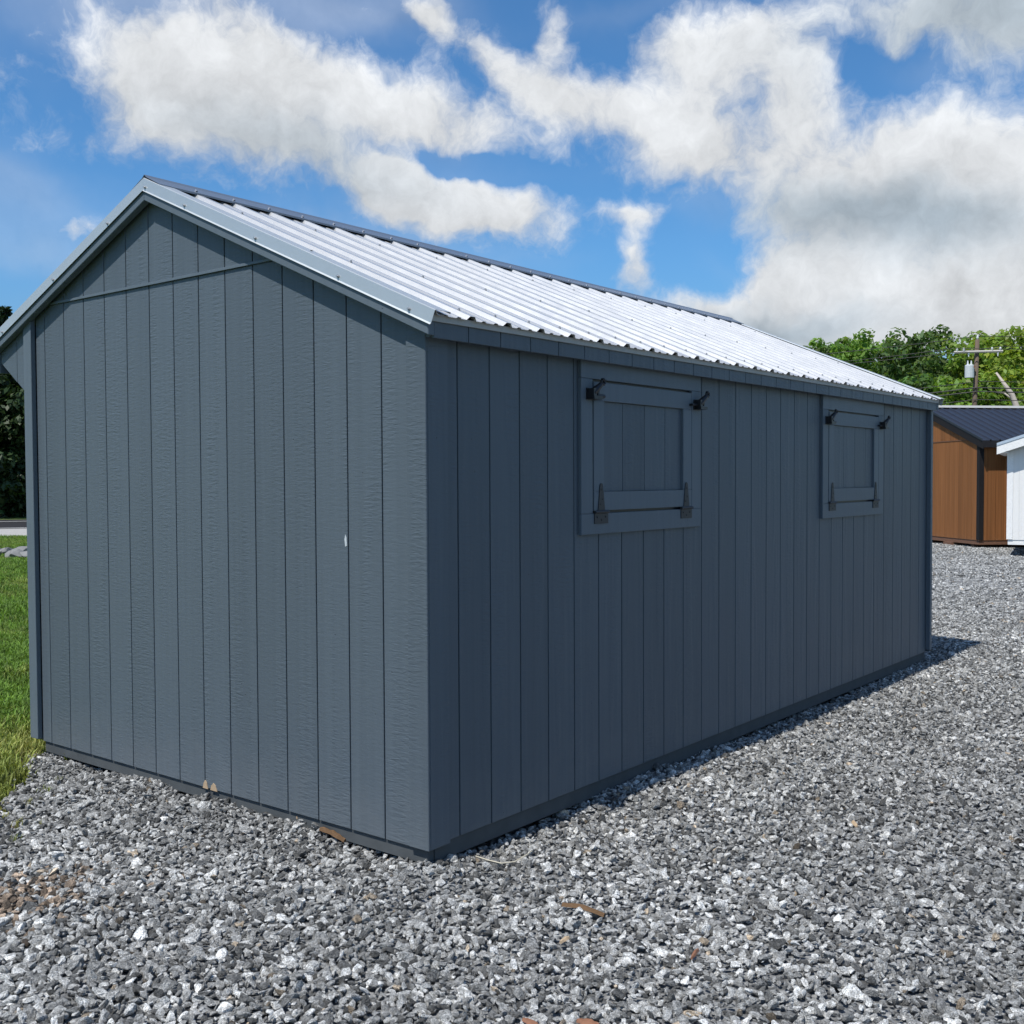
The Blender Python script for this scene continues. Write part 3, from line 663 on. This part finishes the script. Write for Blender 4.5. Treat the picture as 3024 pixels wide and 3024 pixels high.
def gable_shed(origin, ang, width, length, wall, pitch, over, eave, floor, mats, name, label, cat, groove, skid_cols):
    """local axes: u along the gable front (from its right corner), w along the side wall away from it"""
    e = empty(name, origin, label, cat, rot=(0, 0, ang))
    m_wall, m_trim, m_roof, m_fas = mats; gp = .0012 if m_wall is M_WHITE else .004
    def B(g, nm, m, **kw): return g.build(nm, m, e, loc=(0, 0, 0), **kw)
    top = wall+pitch*width/2
    def rz(u): return top-pitch*abs(u-width/2)
    pl = [(0.011, floor), (width-.011, floor), (width-.011, rz(width)-.02), (width/2, top-.02), (.011, rz(0)-.02)]
    B(G().prism(pl, 1, .011, length-.011), 'wall', m_wall)
    us = np.arange(groove*.6, width, groove); us = [.05, *[u for u in us if u > .1], width-.05]
    for a, c in zip(us[:-1], us[1:]):
        for z0, z1 in ((floor, wall-.02), (wall, 99)):
            def cut(q): return min(z1, rz(q)-.01)
            q = [a+gp, c-gp]; mid = [width/2] if a < width/2 < c else []
            ps = [(a+gp, z0), (c-gp, z0)] + [(t, cut(t)) for t in sorted(q+mid, reverse=True)]
            if min(v[1] for v in ps[2:]) - z0 < .01: continue
            B(G().prism(ps, 1, 0, .0105), 'siding_board', m_wall)
    B(G().prism([(.05, wall-.018), (width-.05, wall-.018), (width-.05, wall-.002), (.05, wall-.002)], 1, -.01, .0104), 'flashing_strip', m_trim if m_trim is M_WTRIM else M_SKID)
    ws = [.05, *np.arange(groove, length-.06, groove), length-.05]
    for a, c in zip(ws[:-1], ws[1:]): B(G().box((0, a+gp, floor), (.0105, c-gp, wall-.01)), 'siding_board', m_wall)
    for u0, u1, w0, w1 in ((-.014, .10, -.014, -.0004), (-.014, -.0004, 0, .10), (width-.1, width+.014, -.014, -.0004), (-.014, -.0004, length-.1, length)):
        B(G().box((u0, w0, floor+.01), (u1, w1, wall-.02)), 'corner_board', m_trim)
    B(G().box((.012, .012, floor-.10), (width-.012, length-.012, floor-.0005)), 'floor_frame', m_fas if m_wall is M_WHITE else M_SKID)
    for u in skid_cols: B(G().box((u, .05, -.02), (u+.12, length-.05, floor-.1005)), 'skid', M_SKID)
    for u, w in ((width*.22, -.04), (width*.6, -.05)): B(G().box((u, w, -.03), (u+.38, w+.2, floor-.101)), 'support_block', M_BLOCK if m_wall is M_WHITE else M_SKID)
    # roof: two ribbed slopes, rake boards, eave boards, ridge cap
    for s in (0, 1):
        ue = -eave if s == 0 else width+eave; zr = top+.03
        g = G(); xs = []; w = -over
        while w < length+over:
            xs += [(w, 0), (w+.17, 0), (w+.19, .028), (w+.21, .028)]; w += .2286
        n = len(xs); V = []
        for (q, h) in xs: V.append((width/2, q, zr+h))
        for (q, h) in xs: V.append((ue, q, zr-pitch*abs(ue-width/2)+h))
        V += [(v[0], v[1], v[2]-.02) for v in V[:]]
        Fc = [(i, i+1, n+i+1, n+i) for i in range(n-1)] + [(2*n+i, 3*n+i, 3*n+i+1, 2*n+i+1) for i in range(n-1)] + [(n+i, n+i+1, 3*n+i+1, 3*n+i) for i in range(n-1)] + [(0, n, 3*n, 2*n), (n-1, 3*n-1, 4*n-1, 2*n-1)]
        B(g.add(V, Fc), 'roof_panel', m_roof)
        for w0 in (-over-.002, length+over-.03):
            B(G().prism([(ue, zr-pitch*abs(ue-width/2)-.022), (width/2, zr-.022), (width/2, zr-.20), (ue, zr-pitch*abs(ue-width/2)-.20)], 1, w0, w0+.03), 'rake_board', m_fas)
            B(G().prism([(ue, zr-pitch*abs(ue-width/2)+.034), (width/2, zr+.034), (width/2, zr-.0215), (ue, zr-pitch*abs(ue-width/2)-.0215)], 1, w0-.012, w0-.0005), 'rake_trim', m_roof if m_wall is not M_WHITE else M_LROOF)
        zf = zr-pitch*abs(ue-width/2)
        B(G().box((min(ue, ue+.03 if s == 0 else ue-.03), -over+.03, zf-.17), (max(ue, ue+.03 if s == 0 else ue-.03), length+over-.032, zf-.022)), 'eave_board', m_fas)
        B(G().box((min(ue, 0 if s == 0 else width)+.031*(s == 0), -over+.03, zf-.168), (max(ue, 0 if s == 0 else width)-.031*(s == 1), length+over-.032, zf-.155)), 'soffit', m_fas)
    B(G().prism([(width/2-.17, top+.03-pitch*.17+.034), (width/2, top+.075), (width/2+.17, top+.03-pitch*.17+.034), (width/2+.15, top+.03-pitch*.17+.030), (width/2, top+.062), (width/2-.15, top+.03-pitch*.17+.030)], 1, -over-.01, length+over), 'ridge_cap', M_DRIP)
    return e
# brown: gable front runs away to the left, so u axis = up-left direction
# mirrored so that w points to the right/away: build with u axis pointing LEFT along the gable
def place_shed(px, py, zref, zb, du, *args):
    c = hit(px, py, 2, zref); a = math.atan2(du[1], du[0])
    e = gable_shed((c[0], c[1], zb), a, *args)
    # local +w must be clockwise from u: mirror the local y axis
    for ch in e.children:
        for v in ch.data.vertices: v.co.y = -v.co.y
        ch.data.flip_normals()
    return e
place_shed(2891, 1596, .10, -.10, (.70, .714), 5.2, 8.0, 2.56, .34, .05, .20, .20, (M_BROWN, M_DARK, M_NAVY, M_DARK), 'shed', 'brown stained wooden shed with dark trim and a navy ribbed metal roof', 'shed', .2032, (.3, 2.4, 4.6))
# white: its gable faces the camera, left corner near the brown shed; u runs right to left, so origin is the right corner
wl = hit(2974, 1594, 2, .26); du = np.array([-.20, .98]); du /= np.linalg.norm(du); wid = 3.66
wo_ = wl[:2]-du*wid
ew = gable_shed((wo_[0], wo_[1], -.10), math.atan2(du[1], du[0]), wid, 5.0, 2.36, .34, .25, .20, .36, (M_WHITE, M_WTRIM, M_LROOF, M_WTRIM), 'shed', 'white painted shed with white rake boards at the right edge', 'shed', .4, (.3, 1.7, 3.2))
for ch in ew.children:
    for v in ch.data.vertices: v.co.y = -v.co.y
    ch.data.flip_normals()

# ------------------------------------------------------------------ utility pole and wires
def at(px, py, dist):
    d = F_ + R_*(px-1512)/3189.77 - U_*(py-1512)/3189.77; d = d/math.hypot(d[0], d[1]); return CAM + d*dist
M_POLE = plain_mat('weathered_pole', (.13, .095, .07), .85, 0, 8, .3, .4, .01, .3, (3, 3, .3))
M_ARM = plain_mat('weathered_arm', (.42, .40, .37), .85)
M_TANK = plain_mat('transformer_paint', (.52, .55, .56), .5, 0, 5, .1)
M_INS = plain_mat('porcelain', (.62, .64, .66), .3)
M_WIRE = plain_mat('wire', (.02, .02, .02), .6)
M_RUST = plain_mat('rust', (.24, .10, .04), .8)
ptop = at(2886.5, 1003, 68); pbase = np.array([62.40, 15.35, -.12]); wl_d = np.array([.43, -.903, 0])
pole = empty('utility_pole', tuple(pbase), 'leaning wooden utility pole with a grey transformer behind the brown shed', 'utility pole')
def at_z(z): t = (z-pbase[2])/(ptop[2]-pbase[2]); return pbase+(ptop-pbase)*t
G().tube([pbase-[0, 0, .0], at_z(5), ptop], [.17, .145, .12], 12).build('pole', M_POLE, pole, smooth=True)
ad = R_*np.array([1, 1, 0]); ad /= np.linalg.norm(ad)
ac = at_z(at(2888, 1041, 68)[2]); back = -np.array([F_[0], F_[1], 0])
p0, p1 = ac-ad*1.38+back*.16, ac+ad*1.42+back*.16+np.array([0, 0, .06])
g = G(); g.tube([p0, p1], .075, 4); g.build('crossarm', M_ARM, pole)
for t in (.06, .2, .78, .95):
    q = p0+(p1-p0)*t; G().tube([q+[0, 0, .06], q+[0, 0, .16], q+[0, 0, .24]], [.045, .07, .03], 8).build('insulator', M_INS, pole)
for t in (.3, .9):
    q = p0+(p1-p0)*t; G().tube([q-[0, 0, .05], q-[0, 0, .28]], [.05, .03], 8).build('cutout', M_INS, pole)
G().tube([ptop, ptop+[0, 0, .10], ptop+[0, 0, .28]], [.03, .07, .03], 8).build('insulator', M_INS, pole)
tcn = at_z(at(2866, 1098, 68)[2]) - ad*.42 + back*.1
G().tube([tcn-[0, 0, .36], tcn+[0, 0, .33], tcn+[0, 0, .38]], [.255, .255, .2], 16).build('transformer', M_TANK, pole, smooth=False)
for dx in (-.1, .1): G().tube([tcn+ad*dx+[0, 0, .37], tcn+ad*dx+[0, 0, .62]], [.06, .03], 8).build('bushing', M_INS, pole)
G().box((tcn[0]-.05, tcn[1]-.3, tcn[2]+.22), (tcn[0]+.05, tcn[1]+.1, tcn[2]+.30)).build('bracket', M_RUST, pole)
def wire(name, a, c, sag, r, label, group=None):
    pts = [a+(c-a)*t - np.array([0, 0, 4*sag*t*(1-t)]) for t in np.linspace(0, 1, 25)]
    o = G().tube(pts, r, 5, cap=True).build(name, M_WIRE); tag(o, label, 'wire', group)
Lp = pbase-wl_d*46; Rp = pbase+wl_d*46
GW = 'overhead wires along the road'
def span(z, r, lab, off=(0, 0, 0), z2=None):
    q = at_z(z)+np.array(off)
    A = q-wl_d*46
    C2 = q+wl_d*60
    n = 30; pts = []
    for t in np.linspace(0, 1, n): pts.append(A+(q-A)*t-np.array([0, 0, 4*1.3*t*(1-t)]))
    for t in np.linspace(0, 1, 20)[1:]: pts.append(q+(C2-q)*t-np.array([0, 0, 4*.7*t*(1-t)]))
    if z2:
        pts = [A-wl_d*60*(1-t)-np.array([0, 0, 4*1.0*t*(1-t)]) for t in np.linspace(0, 1, 16)[:-1]] + pts
    tag(G().tube(pts, r, 5).build('overhead_wire', M_WIRE), lab, 'wire', GW)
b2 = pbase-wl_d*46
pole2 = empty('utility_pole', tuple(b2), 'plain wooden utility pole standing behind the blue shed', 'utility pole')
G().tube([b2, b2+[0, 0, 10.0]], [.17, .12], 12).build('pole', M_POLE, pole2, smooth=True)
G().tube([b2-ad*1.4+[0, 0, 9.1], b2+ad*1.4+[0, 0, 9.1]], .075, 4).build('crossarm', M_ARM, pole2)
span(ptop[2]+.20, .018, 'topmost thin overhead wire, carried on top of the utility pole', z2=1)
span(p0[2]+.22, .018, 'thin overhead wire on the left end of the pole crossarm', off=tuple(p0-ac))
span(p1[2]+.22, .018, 'thin overhead wire on the right end of the pole crossarm', off=tuple(p1-ac))
span(7.25, .020, 'overhead wire passing the pole just below the transformer', off=(0, -.2, 0))
span(6.88, .035, 'thick dark cable, upper of the close pair below the transformer', off=(-.15, -.1, 0))
span(6.66, .035, 'thick dark cable, lower of the close pair below the transformer', off=(-.15, -.1, 0))
span(6.20, .022, 'lowest overhead wire crossing the utility pole', off=(-.15, -.1, 0))

# ------------------------------------------------------------------ trees
M_LEAF = leaf_mat('leaves', .45, .5); M_DLEAF = leaf_mat('dark_leaves', .2, .5)
M_BARK = plain_mat('bark', (.10, .075, .055), .9, 0, 10, .35, .6, .02, .2, (4, 4, .6)); M_PALE = plain_mat('pale_dead_wood', (.42, .37, .32), .85, 0, 8, .25)
def leaf_mesh(C, Nn, size, col, name, m, r):
    """kite-shaped leaf sprays: centres, facing, size, colour"""
    n = len(C); t = r.normal(size=(n, 3)); t -= Nn*np.sum(t*Nn, 1)[:, None]; t /= np.linalg.norm(t, axis=1)[:, None]; w = np.cross(Nn, t)
    s = size[:, None]; V = np.stack([C-t*s, C+w*s*.55+Nn*s*.12, C+t*s*1.1, C-w*s*.55+Nn*s*.12], 1).reshape(-1, 3)
    me = bpy.data.meshes.new(name); me.vertices.add(4*n); me.vertices.foreach_set('co', V.astype(np.float32).ravel())
    me.loops.add(4*n); me.loops.foreach_set('vertex_index', np.arange(4*n, dtype=np.int32)); me.polygons.add(n)
    me.polygons.foreach_set('loop_start', np.arange(0, 4*n, 4, dtype=np.int32)); me.update(calc_edges=True)
    a = me.attributes.new('tone', 'FLOAT_COLOR', 'POINT'); a.data.foreach_set('color', np.repeat(np.column_stack([col, np.ones(n)]), 4, 0).astype(np.float32).ravel())
    me.materials.append(m); return me
def tree(x, y, H, Rc, label, seed, col, base=.28, nl=9000, group=None, leaf=.17, m=None, zb=-.13, trunk=True):
    r = np.random.default_rng(seed); e = empty('tree', (x, y, zb), label, 'tree', group)
    # limbs
    g = G(); ends = []; th = H*.72; lean = r.normal(0, .03, 2)
    tr = [(x+lean[0]*q*H, y+lean[1]*q*H, zb+q*th) for q in (0, .3, .6, 1)]
    g.tube(tr, [H*.022, H*.017, H*.012, H*.004], 8)
    for i in range(14):
        q = r.uniform(base*.9, 1.0); o = np.array([x+lean[0]*q*H, y+lean[1]*q*H, zb+q*th]); a = r.uniform(0, 6.283)
        f = math.sin(math.pi*min(1, max(.12, (q-base*.6)/(1.12-base*.6))))**.6
        L = Rc*f*r.uniform(.6, 1.0); up = r.uniform(.25, .8)*L
        m1 = o+np.array([math.cos(a)*L*.5, math.sin(a)*L*.5, up*.6]); m2 = o+np.array([math.cos(a)*L, math.sin(a)*L, up])
        g.tube([o, m1, m2], [H*.007, H*.005, H*.002], 5); ends += [m1, m2]
    g.build('trunk', M_BARK, e, smooth=True)
    ends.append(np.array([x, y, zb+H*.95])); ends += [np.array([x+r.normal(0, Rc*.35), y+r.normal(0, Rc*.35), zb+H*r.uniform(.72, .97)]) for _ in range(8)]
    ends = np.array(ends); clumps = []
    for c in ends:
        for _ in range(4): clumps.append((c+r.normal(0, 1, 3)*np.array([Rc*.17, Rc*.17, H*.045]), r.uniform(.45, 1.0)*Rc*.24, r.uniform(.75, 1.25)))
    n = nl//len(clumps); CC, NN, SS, KK = [], [], [], []
    for c, rad, br in clumps:
        d = r.normal(size=(n, 3)); d /= np.linalg.norm(d, axis=1)[:, None]; rr = rad*r.uniform(.35, 1.05, (n, 1))**.6
        CC.append(c+d*rr*np.array([1.15, 1.15, .8])); nn = d+r.normal(0, .55, (n, 3))+[0, 0, .45]; NN.append(nn/np.linalg.norm(nn, axis=1)[:, None])
        SS.append(leaf*r.uniform(.6, 1.35, n)); KK.append(np.array(col)*br*r.uniform(.75, 1.3, (n, 1))*(1+r.normal(0, .07, (n, 3))))
    meshobj('crown', leaf_mesh(np.concatenate(CC), np.concatenate(NN), np.concatenate(SS), np.clip(np.concatenate(KK), .004, .4), 'crown', m or M_LEAF, r), e)
    return e
GT = 'broadleaf trees behind the brown shed'
specs = [ # px, py(top), distance, crown radius, colour, label
 (2425, 1016, 96, 3.6, (0.068, 0.128, 0.033), 'low dark broadleaf tree just above the far end of the white roof'),
 (2530, 980, 88, 4.2, (0.112, 0.217, 0.045), 'bright mid-green tree above the white roof, first tall one from the left'),
 (2625, 1003, 92, 4.0, (0.098, 0.180, 0.042), 'rounded green tree between the first tall one and the dark one'),
 (2735, 985, 84, 4.4, (0.063, 0.120, 0.036), 'dark green tree with loose tufts on top, left of the utility pole'),
 (2808, 1040, 90, 3.6, (0.068, 0.128, 0.036), 'lower dark green tree just left of the utility pole'),
 (2905, 957, 84, 4.4, (0.128, 0.225, 0.038), 'yellow-green tree directly behind the utility pole'),
 (3020, 953, 80, 4.6, (0.143, 0.232, 0.033), 'tall yellow-green tree at the right edge of the picture'),
 (3150, 960, 84, 4.5, (0.120, 0.210, 0.039), 'green tree outside the right edge beyond the white shed'),
 (2680, 1105, 76, 3.4, (0.075, 0.150, 0.039), 'low green tree in front, showing just above the end of the roof'),
 (2800, 1120, 75, 3.4, (0.112, 0.210, 0.039), 'low bright tree showing between the roof end and the utility pole'),
 (2950, 1125, 76, 3.4, (0.112, 0.203, 0.036), 'low bright tree right of the utility pole, above the navy roof'),
 (3060, 1120, 75, 3.4, (0.120, 0.210, 0.036), 'low bright tree above the white shed roof')]
for i, (px, py, D, rc, col, lab) in enumerate(specs):
    q = at(px, py, D); tree(q[0], q[1], (q[2]+.13)*.952, rc, lab, 40+i, (col[0]*1.5, col[1]*1.35, col[2]*1.25), base=.12 if i < 8 else .05, nl=11000 if i < 8 else 9000, group=GT, leaf=.20)
# dead leaning trunk in front of the trees
d0 = at(3016, 1240, 72); d1 = at(2942, 1100, 72); dm = at(2988, 1165, 72); db = np.array([d0[0], d0[1]-.4, -.13])
e = empty('dead_tree', tuple(db), 'pale bare leaning dead trunk among the trees right of the pole', 'tree')
G().tube([db, d0, dm, d1], [.26, .22, .16, .06], 8).build('trunk', M_PALE, e, smooth=True)
G().tube([dm-(dm-d0)*.25, at(2965, 1160, 72), at(2930, 1158, 72.4)], [.08, .05, .02], 6).build('branch', M_PALE, e, smooth=True)
# left: conifer and dark trees beyond the road
def conifer(x, y, H, Rb, label, seed):
    r = np.random.default_rng(seed); zb = -.13; e = empty('conifer_tree', (x, y, zb), label, 'tree')
    g = G().tube([(x, y, zb), (x, y, zb+H*.6), (x, y, zb+H*.99)], [.2, .12, .015], 8); CC, NN, SS, KK = [], [], [], []
    for i in range(300):
        q = r.uniform(.10, .985); a = r.uniform(0, 6.283); L = Rb*(1-q)**.8*r.uniform(.7, 1.08)+.12; o = np.array([x, y, zb+q*H])
        tip = o+np.array([math.cos(a)*L, math.sin(a)*L, L*r.uniform(-.25, .30)])
        if i % 5 == 0: g.tube([o, tip], [.03, .008], 4)
        n = int(18+46*L/Rb); t = r.uniform(.15, 1, (n, 1))**.7; c = o+(tip-o)*t+r.normal(0, .10, (n, 3))*(1.1-t*.5); CC.append(c)
        nn = r.normal(0, .6, (n, 3))+[0, 0, .7]; NN.append(nn/np.linalg.norm(nn, axis=1)[:, None]); SS.append(r.uniform(.08, .19, n)); KK.append(np.array([.022, .042, .016])*r.uniform(.6, 1.5, (n, 1)))
    g.build('trunk', M_BARK, e); meshobj('crown', leaf_mesh(np.concatenate(CC), np.concatenate(NN), np.concatenate(SS), np.concatenate(KK), 'crown', M_DLEAF, r), e)
c0 = at(15, 905, 60); conifer(c0[0], c0[1], c0[2]+.13, 2.6, 'dark pointed conifer seen past the left eave of the blue shed', 5)
for i, (px, py, D, rc, lab) in enumerate([(75, 1080, 57, 3.2, 'dark leafy tree half hidden by the left corner of the blue shed'), (-70, 1010, 58, 3.6, 'dark leafy tree at the left edge of the picture'), (-10, 1150, 55.5, 2.6, 'low dark bushy tree under the conifer beyond the road'), (200, 1040, 62, 3.8, 'dark leafy tree hidden behind the blue shed gable'), (-260, 1000, 64, 4.2, 'dark leafy tree beyond the road, outside the left edge'), (-470, 1060, 60, 3.8, 'lower dark tree beyond the road, far outside the left edge'), (420, 1010, 70, 4.2, 'tall dark leafy tree hidden behind the blue shed roof')]):
    q = at(px, py, D); tree(q[0], q[1], q[2]+.13, rc, lab, 90+i, (.026, .052, .014), base=.06, nl=11000, leaf=.15, m=M_DLEAF)

# ------------------------------------------------------------------ rocks across the lawn
M_ROCK = plain_mat('pale_rock', (.21, .21, .205), .85, 0, 5, .35, .8, .03, .25)
def rock(c, s, seed, label, group=None, m=None, name='rock', cat='rock'):
    r = np.random.default_rng(seed); bm = bmesh.new()
    q = r.normal(size=(18, 3)); q /= np.linalg.norm(q, axis=1)[:, None]; q *= r.uniform(.8, 1.05, (18, 1))*np.array(s)
    for v in q: bm.verts.new(v)
    res = bmesh.ops.convex_hull(bm, input=bm.verts); bmesh.ops.delete(bm, geom=[g for g in res['geom_interior'] if isinstance(g, bmesh.types.BMVert)], context='VERTS')
    bmesh.ops.bevel(bm, geom=list(bm.edges), offset=.05*min(s), segments=1, affect='EDGES')
    bmesh.ops.rotate(bm, verts=bm.verts, matrix=Matrix.Rotation(r.uniform(0, 6.28), 3, 'Z'))
    zmin = min(v.co.z for v in bm.verts)
    for v in bm.verts: v.co.z -= zmin
    me = bpy.data.meshes.new(name); bm.to_mesh(me); bm.free(); me.materials.append(m or M_ROCK)
    o = meshobj(name, me, None, tuple(c)); tag(o, label, cat, group); return o
for i in range(16):
    px = -70+i*13+random.uniform(-4, 4); py = random.choice((1640, 1648, 1656)) + random.uniform(-4, 4)
    c = hit(px, py, 2, -.11); z = float(lh(c[0], c[1]))-.02
    rock((c[0], c[1], z), np.array([1.0, .75, random.uniform(.5, .75)])*random.uniform(.12, .25), 500+i, 'pale grey rock in the low rock row across the lawn', 'rocks in a row across the lawn')

# ------------------------------------------------------------------ litter on the gravel
M_CHIP = plain_mat('bark_chip', (.135, .080, .042), .85, 0, 60, .3, .6, .004, .2, (1, 4, 4)); M_LEAFB = plain_mat('dry_leaf', (.22, .10, .055), .8, 0, 60, .25); M_TWIG = plain_mat('dry_stem', (.50, .46, .36), .85)
def ground_z(x, y): return float(gh(x, y))+.014
def chip(px0, py0, px1, py1, w, th, label, seed, m=None, name='wood_chip'):
    a = hit(px0, py0, 2, -.055); c = hit(px1, py1, 2, -.055); a[2] = ground_z(a[0], a[1])+.004; c[2] = ground_z(c[0], c[1])+.004
    r = np.random.default_rng(seed); d = c-a; L = np.linalg.norm(d); d /= L; s = np.cross(d, [0, 0, 1]); s /= np.linalg.norm(s); n = np.cross(s, d); V = []
    ts = np.linspace(0, 1, 9)
    for i, t in enumerate(ts):
        ww = w*(.25+.75*math.sin(math.pi*min(max(t, .04), .96))**.5)*r.uniform(.75, 1.15); bend = .10*L*math.sin(math.pi*t)*.6
        p = a+d*L*t+n*bend
        V += [p-s*ww-n*th*.4, p-s*ww*.5+n*th*r.uniform(.6, 1.2), p+s*ww*.4+n*th*r.uniform(.5, 1.1), p+s*ww-n*th*.5, p-n*th]
    Fc = [(i*5+k, i*5+(k+1) % 5, (i+1)*5+(k+1) % 5, (i+1)*5+k) for i in range(8) for k in range(5)] + [(4, 3, 2, 1, 0), (40, 41, 42, 43, 44)]
    o = G().add(V, Fc).build(name, m or M_CHIP); tag(o, label, 'wood chip'); return o
chip(1660, 2668, 1785, 2696, .014, .007, 'long brown bark chip lying on the gravel below the shed corner', 1)
chip(1705, 2996, 1768, 3016, .016, .006, 'reddish brown bark chip at the bottom edge of the picture', 2, M_LEAFB)
chip(1546, 2990, 1590, 3016, .016, .004, 'pinkish brown dry leaf scrap at the bottom, left of the reddish chip', 3, M_LEAFB)
chip(2042, 2826, 2062, 2800, .007, .005, 'small curled brown chip standing among the foreground stones', 4, M_LEAFB)
chip(876, 2436, 912, 2428, .010, .006, 'tan wood scrap against the front skirt board', 5, M_BARE)
chip(945, 2462, 1018, 2480, .014, .010, 'splintered brown wood scrap against the front skirt near the corner', 6)
chip(1655, 2770, 1680, 2756, .010, .005, 'tiny tan chip below the long bark chip', 7, M_BARE)
chip(2518, 2432, 2530, 2446, .012, .005, 'small orange-brown chip on the gravel right of the shed', 8, M_BARE)
tp = []
for px, py in ((1405, 2527), (1440, 2535), (1480, 2540), (1520, 2534), (1555, 2520), (1572, 2508)):
    q = hit(px, py, 2, -.05); q[2] = ground_z(q[0], q[1])+.012; tp.append(q)
tag(G().tube(tp, [.0025, .003, .003, .003, .0025, .0015], 5).build('dry_stem', M_TWIG), 'pale dry curved stem lying by the shed corner', 'stem')
